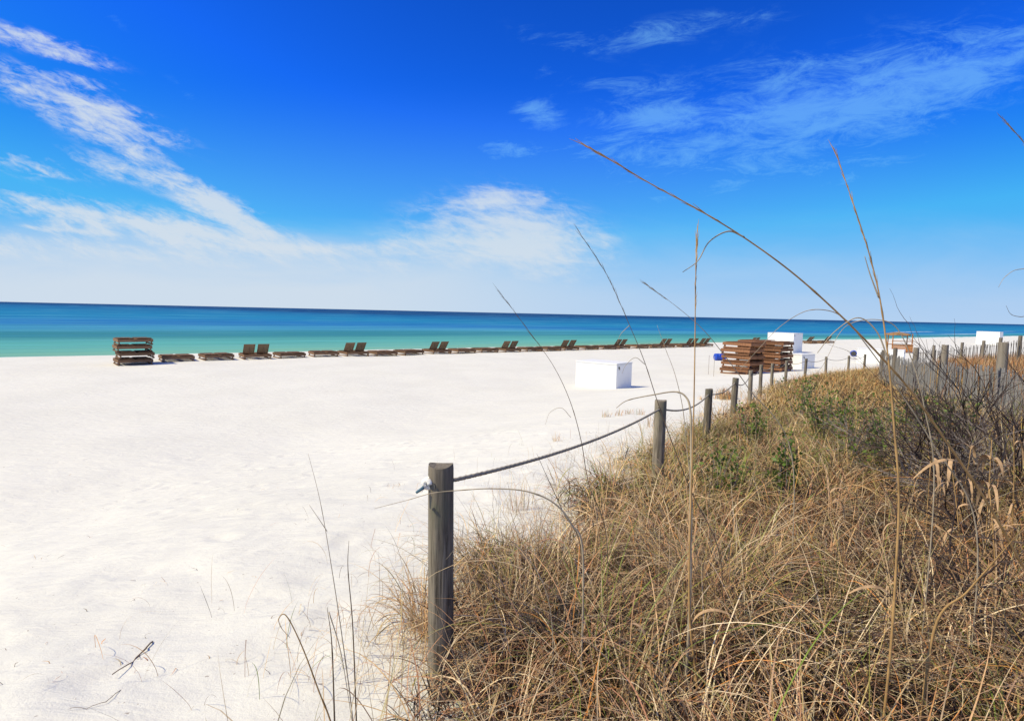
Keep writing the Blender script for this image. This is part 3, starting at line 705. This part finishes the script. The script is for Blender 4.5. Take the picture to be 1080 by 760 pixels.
# ------------------------------------------------------------------ tall stalks
def stalk(pix, d0, d1, r, mkey, label, head=0, leaves=(), name='sea_oat_stalk', root=True, fork=None):
    """pix from tip to base; d0 tip distance, d1 base distance"""
    n = len(pix); P = [at(px, py, d0+(d1-d0)*i/(n-1)) for i, (px, py) in enumerate(pix)]
    b_ = P[-1]; gz_ = G(b_.x, b_.y)
    if root and b_.z > gz_+.05: P.append(Vector((b_.x+(b_.x-P[-2].x)*.2, b_.y+.02, gz_-.02)))
    base = P[-1].copy(); P = catmull([p-base for p in P], 8); N = len(P)
    o = thing(name, tuple(base), 0, label, 'grass stalk', 'tall dry stalks rising out of the dune grass')
    rad = [r*(.20+.80*min(1, (i/N)*1.15)) for i in range(N)]
    if len(P) > 24:
        for i in range(9, N-6, 17): rad[i] *= 1.35
    MB().tube(P, rad, 6).build('stem', M[mkey], o, True)
    if head and n > 3:
        hb = MB(); m_ = int(N*head)
        for k in range(40):
            i = int((k/40)**1.1*m_); p = P[i]; tg = (P[max(i-1, 0)]-P[i+1]).normalized()
            sd = Vector((random.uniform(-1, 1), random.uniform(-1, 1), random.uniform(-1, 1)))*.10
            l_ = random.uniform(.02, .065); hb.tube([p, p+(tg+sd)*l_*.5, p+(tg+sd*1.3)*l_], [r*.28, r*.24, r*.08], 4)
        hb.build('seed_head', M[mkey], o)
    for (i_f, L_, drp, sgn) in leaves:
        i = int(N*i_f); p = P[i]; tg = (P[max(i-1, 0)]-P[min(i+1, N-1)]).normalized(); pts = []; cur = p.copy(); dr_ = (tg+Vector((sgn*.5, 0, 0))).normalized()
        for k in range(13):
            pts.append(cur.copy()); cur = cur+dr_*L_/12; dr_ = (dr_+Vector((sgn*.10, 0, -drp*.16))).normalized()
        MB().ribbon(pts, r*1.1, (0, .8, .6) if sgn else (1, 0, 0)).build('leaf', M['dry_leaf'], o)
    if fork:
        for fp, fd in fork:
            q = catmull([at(px, py, fd)-base for px, py in fp], 8); MB().tube(q, [r*.22+(r*.35)*i/len(q) for i in range(len(q))][::-1], 5).build('leaf', M['stalk_grey'], o, True)
    return o
stalk([(618, 154), (650, 172), (690, 196), (740, 223), (790, 254), (840, 291), (890, 336), (930, 377), (962, 414), (1000, 468), (1040, 528), (1075, 590), (1105, 650)], 1.75, 2.1, .0052, 'stalk_straw',
      'longest straw stalk arching across the sky from lower right', .28, [(.72, .22, 1.2, -1)], fork=[([(785, 250), (768, 244), (748, 255), (736, 275), (720, 287)], 1.86)])
stalk([(884, 168), (900, 215), (916, 265), (928, 315), (937, 380), (943, 450), (948, 520), (945, 600), (938, 700)], 1.9, 1.9, .0050, 'stalk_straw', 'upright reddish stalk with dark feathery tip, crossing the beach stand', .35,
      [(.82, .2, 1.1, -1)], fork=[([(927, 314), (918, 290), (912, 270)], 1.9), ([(937, 380), (925, 350), (905, 335), (880, 350), (862, 372)], 1.9)])
stalk([(735, 250), (733.5, 300), (733, 360), (731.5, 440), (729, 520), (727, 600), (728, 660), (735, 725)], 2.2, 2.2, .0052, 'stalk_straw', 'nearly vertical straw stalk between the second and third rope posts', .2, [(.75, .25, 1.3, 1)])
stalk([(613, 248), (640, 290), (664, 343), (680, 382), (694, 425), (712, 475), (730, 520), (760, 590)], 2.6, 2.7, .0030, 'stalk_dark', 'dark slanting stalk crossing in front of the big white box shadow', .25, fork=[([(664, 343), (655, 352), (651, 362)], 2.6), ([(680, 384), (670, 377), (660, 385), (656, 394)], 2.62)])
stalk([(529, 311), (560, 352), (585, 388), (602, 425), (613, 465), (621, 510), (640, 570)], 2.7, 2.8, .0025, 'stalk_dark', 'thin dark slanting stalk left of the big white box', .25, fork=[([(602, 440), (592, 430), (580, 435), (575, 448)], 2.72)])
stalk([(683, 301), (712, 322), (740, 346), (762, 372), (790, 410), (835, 480)], 3.0, 3.2, .0032, 'stalk_grey', 'thin short stalk leaning left below the arching stalk above the sea', .15)
stalk([(693, 343), (702, 368), (712, 395), (720, 430), (724, 470), (730, 540)], 3.0, 3.0, .0028, 'stalk_grey', 'faint thin stalk rising just left of the vertical straw stalk', 0)
stalk([(650, 430), (662, 422), (690, 416), (712, 413), (723, 418), (728, 432), (729, 470), (728, 560), (727, 650)], 2.35, 2.25, .0060, 'stalk_grey', 'bent grey stalk hooking over the second rope post', 0)
stalk([(325, 478), (338, 530), (350, 600), (362, 680), (372, 760)], 2.0, 2.0, .0026, 'stalk_grey', 'tall thin pale stalk at left standing over the open sand', 0, fork=[([(345, 560), (335, 545), (326, 532)], 2.0)])
stalk([(368, 570), (367, 600), (372, 660), (376, 765)], 1.95, 2.0, .0034, 'stalk_dark', 'short dark stem with blunt tip right of the tall pale stalk', 0, name='broken_stem')
stalk([(345, 640), (350, 680), (353, 765)], 1.95, 1.95, .0042, 'stalk_dark', 'short dark double stem standing between its taller neighbours', 0, name='broken_stem', fork=[([(347, 645), (360, 690), (372, 765)], 1.95)])
stalk([(306, 672), (297, 662), (294, 652), (302, 649), (318, 680), (335, 725), (352, 775)], 1.9, 1.9, .0034, 'stalk_straw', 'leaning broken brown stem with curled tip at lower left', 0, name='broken_stem')
stalk([(566, 478), (578, 505), (594, 540), (614, 590)], 2.3, 2.4, .0032, 'stalk_dark', 'short straight dark stem crossing the rope near the foreground post', 0, name='broken_stem')
stalk([(395, 536), (430, 527), (455, 520), (482, 517), (520, 515), (556, 518), (584, 530), (602, 552), (615, 590)], 2.25, 2.35, .0042, 'stalk_grey', 'bent stalk lying horizontally across the foreground post', 0)
stalk([(1080, 555), (1050, 590), (1020, 624), (985, 665)][::1], 1.7, 1.95, .0055, 'stalk_straw', 'short straw stalk leaning right in the lower right corner', 0)
stalk([(780, 390), (800, 368), (822, 345), (850, 328), (876, 328), (893, 338), (905, 352), (940, 400), (985, 470), (1030, 560)], 2.2, 2.3, .0030, 'stalk_grey', 'thin grey stalk curving over in front of the white kiosk', 0)
stalk([(850, 405), (868, 385), (885, 352), (900, 340), (925, 337), (945, 345), (960, 375), (975, 430), (985, 520)], 2.4, 2.4, .0028, 'stalk_grey', 'thin hooked stalk arching beside the reddish upright stalk', 0)
stalk([(1062, 130), (1085, 158), (1120, 220), (1150, 330), (1165, 480)], 2.2, 2.3, .0035, 'stalk_grey', 'stalk tip poking in at the upper right edge', .3)
stalk([(1053, 303), (1060, 292), (1075, 284), (1100, 290), (1130, 350), (1150, 470)], 2.2, 2.3, .0026, 'stalk_grey', 'pale drooping leaf tip at the right edge below the sky clouds', 0)
stalk([(1061, 322), (1066, 331), (1076, 334), (1095, 335), (1125, 370), (1150, 480)], 2.4, 2.4, .0025, 'stalk_dark', 'dark curled twig tip at the right edge on the horizon', 0)
stalk([(470, 590), (500, 560), (545, 575), (580, 640)][::1], 2.2, 2.3, .002, 'stalk_grey', 'thin arched blade crossing the foreground post base', 0)
# reeds with broad curled dry leaves
def reed(px, py, d, h, n_leaf, label):
    q = at(px, py, d); z0 = G(q.x, q.y); o = thing('dry_reed', (q.x, q.y, z0), 0, label, 'reed', 'reeds with curled dry leaves')
    lx, ly = random.uniform(-.35, .1)*h*.5, random.uniform(-.1, .1)
    P = [Vector((lx*(s/8)**1.5, ly*s/8, h*s/8)) for s in range(9)]
    MB().tube(P, [.005-.0004*s for s in range(9)], 6).build('stem', M['stalk_straw'], o, True)
    for k in range(n_leaf):
        i = random.randint(3, 8); a = random.uniform(0, 6.28); cur = P[i].copy(); dr_ = Vector((math.cos(a)*.7, math.sin(a)*.7, .9)).normalized(); pts = []; L_ = random.uniform(.14, .3); g_ = random.uniform(.25, .5)
        for s in range(14): pts.append(cur.copy()); cur += dr_*L_/13; dr_ = (dr_+Vector((math.cos(a)*.05, math.sin(a)*.05, -g_))).normalized()
        MB().ribbon(pts, random.uniform(.005, .010), (-math.sin(a), math.cos(a), .15)).build('leaf', M['dry_leaf'], o)
for a in [(1052, 460, 3.2, .95, 6, 'reed with broad curled tan leaves in front of the fence, near the right edge'), (1015, 470, 3.6, .85, 5, 'reed with small curled leaves left of the broad-leaved one by the fence'),
          (985, 480, 3.4, .8, 5, 'reed with drooping leaves beside the long arching stalk'), (960, 560, 2.8, .6, 5, 'low reed with bleached curled leaves crossed by the arching stalk'), (1070, 500, 2.7, .8, 6, 'reddish curled reed right at the right edge'), (1035, 440, 3.0, 1.0, 7, 'tall reed with many hooked tan leaves crossing the fence slats'), (1078, 450, 3.4, 1.0, 7, 'tall leafy dry reed hugging the right edge by the big fence post'),
          (890, 520, 3.6, .55, 4, 'short reed with dry leaves left of the reddish upright stalk'), (700, 690, 2.1, .5, 4, 'low reed with a bleached folded leaf beside the vertical straw stalk')]: reed(*a)

# ------------------------------------------------------------------ shrubs
def leafy(px, py, d, rad, hgt, nl, label):
    q = at(px, py, d); z0 = G(q.x, q.y); o = thing('green_shrub', (q.x, q.y, z0), 0, label, 'shrub', 'small green leafed shrubs in the dune grass')
    st = MB(); V = []; Fq = []; Cc = []; rg = random.Random(int(px*7+py))
    for k in range(max(7, nl//26)):
        a = rg.uniform(0, 6.28); e = rg.uniform(.1, 1)*rad; tip = Vector((math.cos(a)*e, math.sin(a)*e, (hgt+.12)*rg.uniform(.7, 1.1)))
        mid = tip*.5+Vector((rg.uniform(-.05, .05), rg.uniform(-.05, .05), .04)); pts = catmull([Vector((0, 0, -.03)), mid, tip], 5)
        st.tube(pts, [.006-.0045*i/10 for i in range(len(pts))], 5)
        for _ in range(26):
            p = pts[rg.randint(4, len(pts)-1)]+Vector((rg.gauss(0, .035), rg.gauss(0, .035), rg.gauss(0, .03)))
            L_ = rg.uniform(.032, .062); d1_ = Vector((rg.gauss(0, 1), rg.gauss(0, 1), rg.gauss(.5, 1))).normalized(); d2_ = d1_.cross(Vector((rg.gauss(0, 1), rg.gauss(0, 1), rg.gauss(0, 1)))).normalized()*L_*.3
            kk = len(V); V += [p, p+d1_*L_*.5+d2_, p+d1_*L_, p+d1_*L_*.5-d2_]; Fq.append((kk, kk+1, kk+2, kk+3))
            c_ = rg.choice([(.13, .22, .04), (.17, .26, .05), (.09, .15, .03), (.24, .27, .07), (.20, .12, .06)]); Cc += [c_]*4
    st.build('stems', M['twig_grey'], o)
    f_ = fastmesh('foliage', np.array([tuple(v_) for v_ in V]), np.array(Fq), M['leaf'], np.array(Cc)); f_.parent = o
for a in [(826, 500, 5.0, .16, .62, 300, 'bright green low bush in the middle of the dune grass'), (800, 440, 8.0, .35, .62, 420, 'loose olive shrub behind the third rope post'), (872, 430, 8.0, .45, .85, 600, 'upright leafy shrub left of the reddish stalk'),
          (905, 440, 7.0, .4, .75, 520, 'dark leafy shrub at the foot of the slatted fence far end'), (960, 450, 7.2, .45, .7, 560, 'leafy shrub right of the reddish stalk before the fence'), (845, 410, 10.5, .4, .8, 420, 'thin brownish shrub in front of the small white box'),
          (1000, 450, 6.2, .35, .65, 420, 'green shrub below the slatted fence middle'), (925, 470, 5.6, .3, .55, 320, 'small green shrub just left of the long arching stalk'), (760, 520, 5.2, .3, .5, 260, 'sparse green sprig cluster behind the vertical straw stalk')]: leafy(*a)
def bare(px, py, d, hgt, lean, n, label, mk):
    q = at(px, py, d); z0 = G(q.x, q.y); o = thing('bare_shrub', (q.x, q.y, z0), 0, label, 'shrub', 'leafless shrubs at the right'); b_ = MB(); rg = random.Random(int(px+d*10))
    def grow(p, dr_, L_, r, lv):
        pts = [p]; k = 6
        for i in range(k):
            dr_ = (dr_+Vector((rg.gauss(0, .13), rg.gauss(0, .13), rg.gauss(.01, .1)))).normalized(); p = p+dr_*L_/k; pts.append(p)
            if lv > 0 and i > 0:
                for _ in range(2 if lv > 1 else 1):
                    if rg.random() < .8: grow(p, (dr_+Vector((rg.gauss(0, .6), rg.gauss(0, .6), rg.gauss(.1, .45)))).normalized(), L_*rg.uniform(.35, .6), r*.55, lv-1)
        b_.tube(pts, [r*(1-.65*i/k) for i in range(k+1)], 5 if lv > 1 else 3, False)
    for k in range(n):
        a = rg.uniform(0, 6.28); grow(Vector((rg.uniform(-.05, .05), rg.uniform(-.05, .05), 0)), Vector((math.cos(a)*.6+lean, math.sin(a)*.5, 1)).normalized(), hgt*rg.uniform(.7, 1.1), .009, 2)
    b_.build('branches', M[mk], o)
for a in [(1078, 420, 5.2, 1.15, -.9, 11, 'tall dark brush arching over the big fence post at the right edge', 'twig'), (1040, 460, 4.4, .75, -.5, 10, 'reddish grey brush low in front of the fence, left of the dense dark brush', 'twig_grey'), (1075, 440, 4.3, 1.0, -.7, 9, 'dense dark twiggy brush covering the right end of the slatted fence', 'twig'), (1045, 425, 6.6, .9, -.5, 9, 'dark brush leaning against the slatted fence right of its middle post', 'twig'),
          (1070, 600, 2.6, .55, -.5, 6, 'low dark brush under the right edge reeds', 'twig')]: bare(*a)
bare(1090, 470, 4.6, 1.15, -.9, 8, 'dark leafless shrub spreading left from the right edge', 'twig')
bare(1060, 450, 5.6, .8, -.4, 8, 'grey leafless shrub in front of the slatted fence', 'twig_grey')
bare(1020, 450, 6.0, .7, -.3, 7, 'grey brown twiggy shrub below the middle of the slatted fence', 'twig_grey')
bare(1100, 520, 3.6, .8, -.8, 6, 'dark twiggy shrub low at the right edge', 'twig')
bare(900, 470, 6.0, .6, -.2, 6, 'small bare twig bush among the leafy shrubs', 'twig_grey')

# ------------------------------------------------------------------ things lying on the sand
def on_sand(px, py):
    d = 1.5
    while d < 60:
        q = at(px, py, d)
        if q.z <= G(q.x, q.y): return Vector((q.x, q.y, G(q.x, q.y)))
        d += .02
    return q
def twig(pix, r, label, lift=.008):
    P = [on_sand(*p) for p in pix]; b0_ = P[0].copy(); P = [p-b0_+Vector((0, 0, r+lift*math.sin(i*1.7)**2)) for i, p in enumerate(P)]
    P = [P[0]]+[(a_.lerp(b_, k/3)+Vector((random.gauss(0, .004), random.gauss(0, .004), random.uniform(0, .006)))) for a_, b_ in zip(P, P[1:]) for k in (1, 2, 3)]; o = MB().tube(P, [r*(1-.5*i/len(P))*(1.3 if i == 3 else 1) for i in range(len(P))], 7).build('driftwood_twig', M['stick'], None, True); o.location = b0_
    tag(o, label, 'twig', 'twigs lying on the sand')
twig([(161, 677), (154, 688), (140, 700), (120, 714)], .0045, 'dark crooked driftwood twig on the open sand at lower left')
0 and twig([(60, 742), (48, 746), (30, 752)], .003, 'thin brown twig on the sand near the lower left edge')
twig([(128, 728), (112, 742), (92, 748), (72, 749)], .0016, 'thin curved twig below the dark driftwood twig')
0 and twig([(172, 745), (176, 754), (172, 757)], .003, 'tiny curled twig at the bottom of the sand')
0 and twig([(240, 722), (248, 734), (262, 741)], .003, 'small pale twig on the sand left of the broken stems')
def debris():
    while True:
        px = rng.uniform(0, 620); py = rng.uniform(430, 760)
        q = flat(px, py, 1.0 if py < 600 else 1.5)
        if q.x < np.interp(q.y, by, bx)-.2: return (q.x, q.y)
xy = np.array([debris() for _ in range(90)]); N = len(xy)
dat = blades(np.column_stack([xy, ground(xy[:, 0], xy[:, 1])+.01]), rng.uniform(.02, .10, N), rng.uniform(0, 6.28, N), np.full(N, 1.45), rng.uniform(-.3, .5, N), rng.uniform(.003, .006, N), pick(N, [1, 1, 3, 1, 0, 0, 0, 5, 1, 2]), 4, rng.normal(0, 1.5, N))
o = fastmesh('beach_debris', dat[0], dat[1], M['grass'], dat[2]); tag(o, 'scattered bits of dry plant litter on the white sand', 'debris', None, 'stuff')
bpy.context.view_layer.update()
